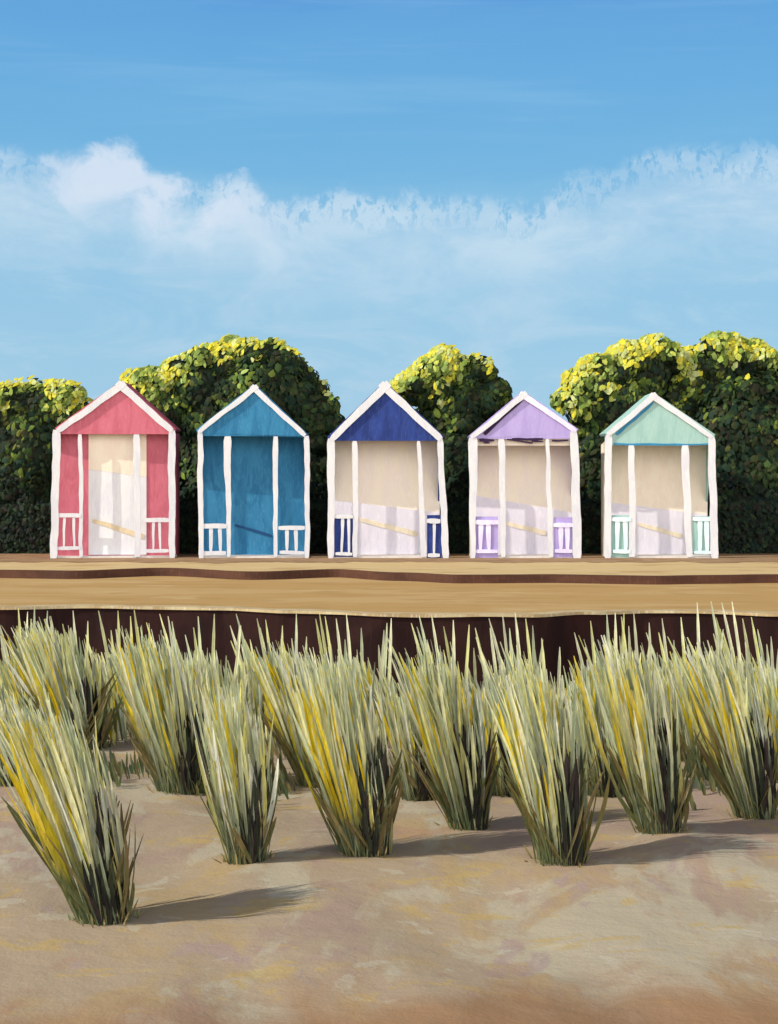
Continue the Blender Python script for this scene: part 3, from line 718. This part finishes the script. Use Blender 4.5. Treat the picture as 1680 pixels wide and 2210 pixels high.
brk = math_n(nt, 'MAXIMUM', dry, deep)
tex = ramp(nt, wnoise((1, 1, 2.2), 16, 6, .65, .5, (3, 1, 2)), .30, .66)
cl = math_n(nt, 'MULTIPLY', math_n(nt, 'MULTIPLY', top, bot), math_n(nt, 'MULTIPLY', brk, math_n(nt, 'ADD', .42, math_n(nt, 'MULTIPLY', tex, .52))))
col = mixc(nt, math_n(nt, 'MULTIPLY', cl, .86), cr.outputs[0], srgb(206, 229, 245))
# brighter heap on the left of the band
bx = ramp(nt, azn, -.13, -.175 + .0); 
heap = math_n(nt, 'MULTIPLY', math_n(nt, 'SUBTRACT', 1, ramp(nt, math_n(nt, 'ABSOLUTE', math_n(nt, 'ADD', azn, .135)), .03, .10)), math_n(nt, 'MULTIPLY', top, math_n(nt, 'SUBTRACT', 1, ramp(nt, below, .020, .055))))
col = mixc(nt, math_n(nt, 'MULTIPLY', heap, math_n(nt, 'MULTIPLY', ramp(nt, wnoise((1, 1, 1.5), 24, 5, .6, .5, (7, 2, 1)), .34, .56), .9)), col, srgb(222, 235, 251))
# thin veils lower down and streaks high up
veil = math_n(nt, 'MULTIPLY', ramp(nt, wnoise((1, 1, 3.5), 9, 6, .65, 1.0, (1, 5, 3)), .45, .70), .42)
veil = math_n(nt, 'MULTIPLY', veil, ramp(nt, below, .02, .06))
col = mixc(nt, veil, col, srgb(196, 222, 240))
strk = math_n(nt, 'MULTIPLY', ramp(nt, wnoise((1, 1, 14), 4, 5, .6, .5, (2, 8, 3)), .46, .72), .30)
col = mixc(nt, math_n(nt, 'MULTIPLY', strk, ramp(nt, Z_, .16, .20)), col, srgb(150, 200, 238))
# unseen bright clouds added low behind the viewer as fill for the hut fronts
ov = math_n(nt, 'MULTIPLY', math_n(nt, 'SUBTRACT', 1, ramp(nt, Y_, -.55, .1)), math_n(nt, 'SUBTRACT', 1, ramp(nt, Z_, .35, .75)))
ov = math_n(nt, 'MULTIPLY', ov, ramp(nt, wnoise((1, 1, 1.5), 2.0, 6, .6, .4), .25, .50))
col = mixc(nt, ov, col, (2.95, 2.8, 2.7))
# the physical sky supplies part of the radiance
sk = mixc(nt, 1.0, sky.outputs[0], (.10, .10, .10), 'MULTIPLY')
col = mixc(nt, .12, col, sk)
SKY_STRENGTH = 1.0
nt.links.new(col, bg.inputs[0]); bg.inputs[1].default_value = SKY_STRENGTH

sun = bpy.data.lights.new('sun', 'SUN'); sun.energy = 4.3; sun.angle = math.radians(.5); sun.color = (1, .93, .80)
so = bpy.data.objects.new('sun', sun); COL.objects.link(so); so.rotation_euler = LIGHT.to_track_quat('-Z', 'Y').to_euler(); so.location = (-10, -5, 12)

cam = bpy.data.cameras.new('camera'); co = bpy.data.objects.new('camera', cam); COL.objects.link(co)
co.location = (0, 0, CZ); co.rotation_euler = (math.radians(90), 0, 0)
cam.sensor_fit = 'VERTICAL'; cam.sensor_height = 36; cam.lens = F / 2210 * 36; cam.shift_y = -(1105 - HY) / 2210; cam.clip_end = 2000
S.camera = co
S.view_settings.view_transform = 'Standard'; S.view_settings.look = 'None'; S.view_settings.exposure = 0; S.view_settings.gamma = 1
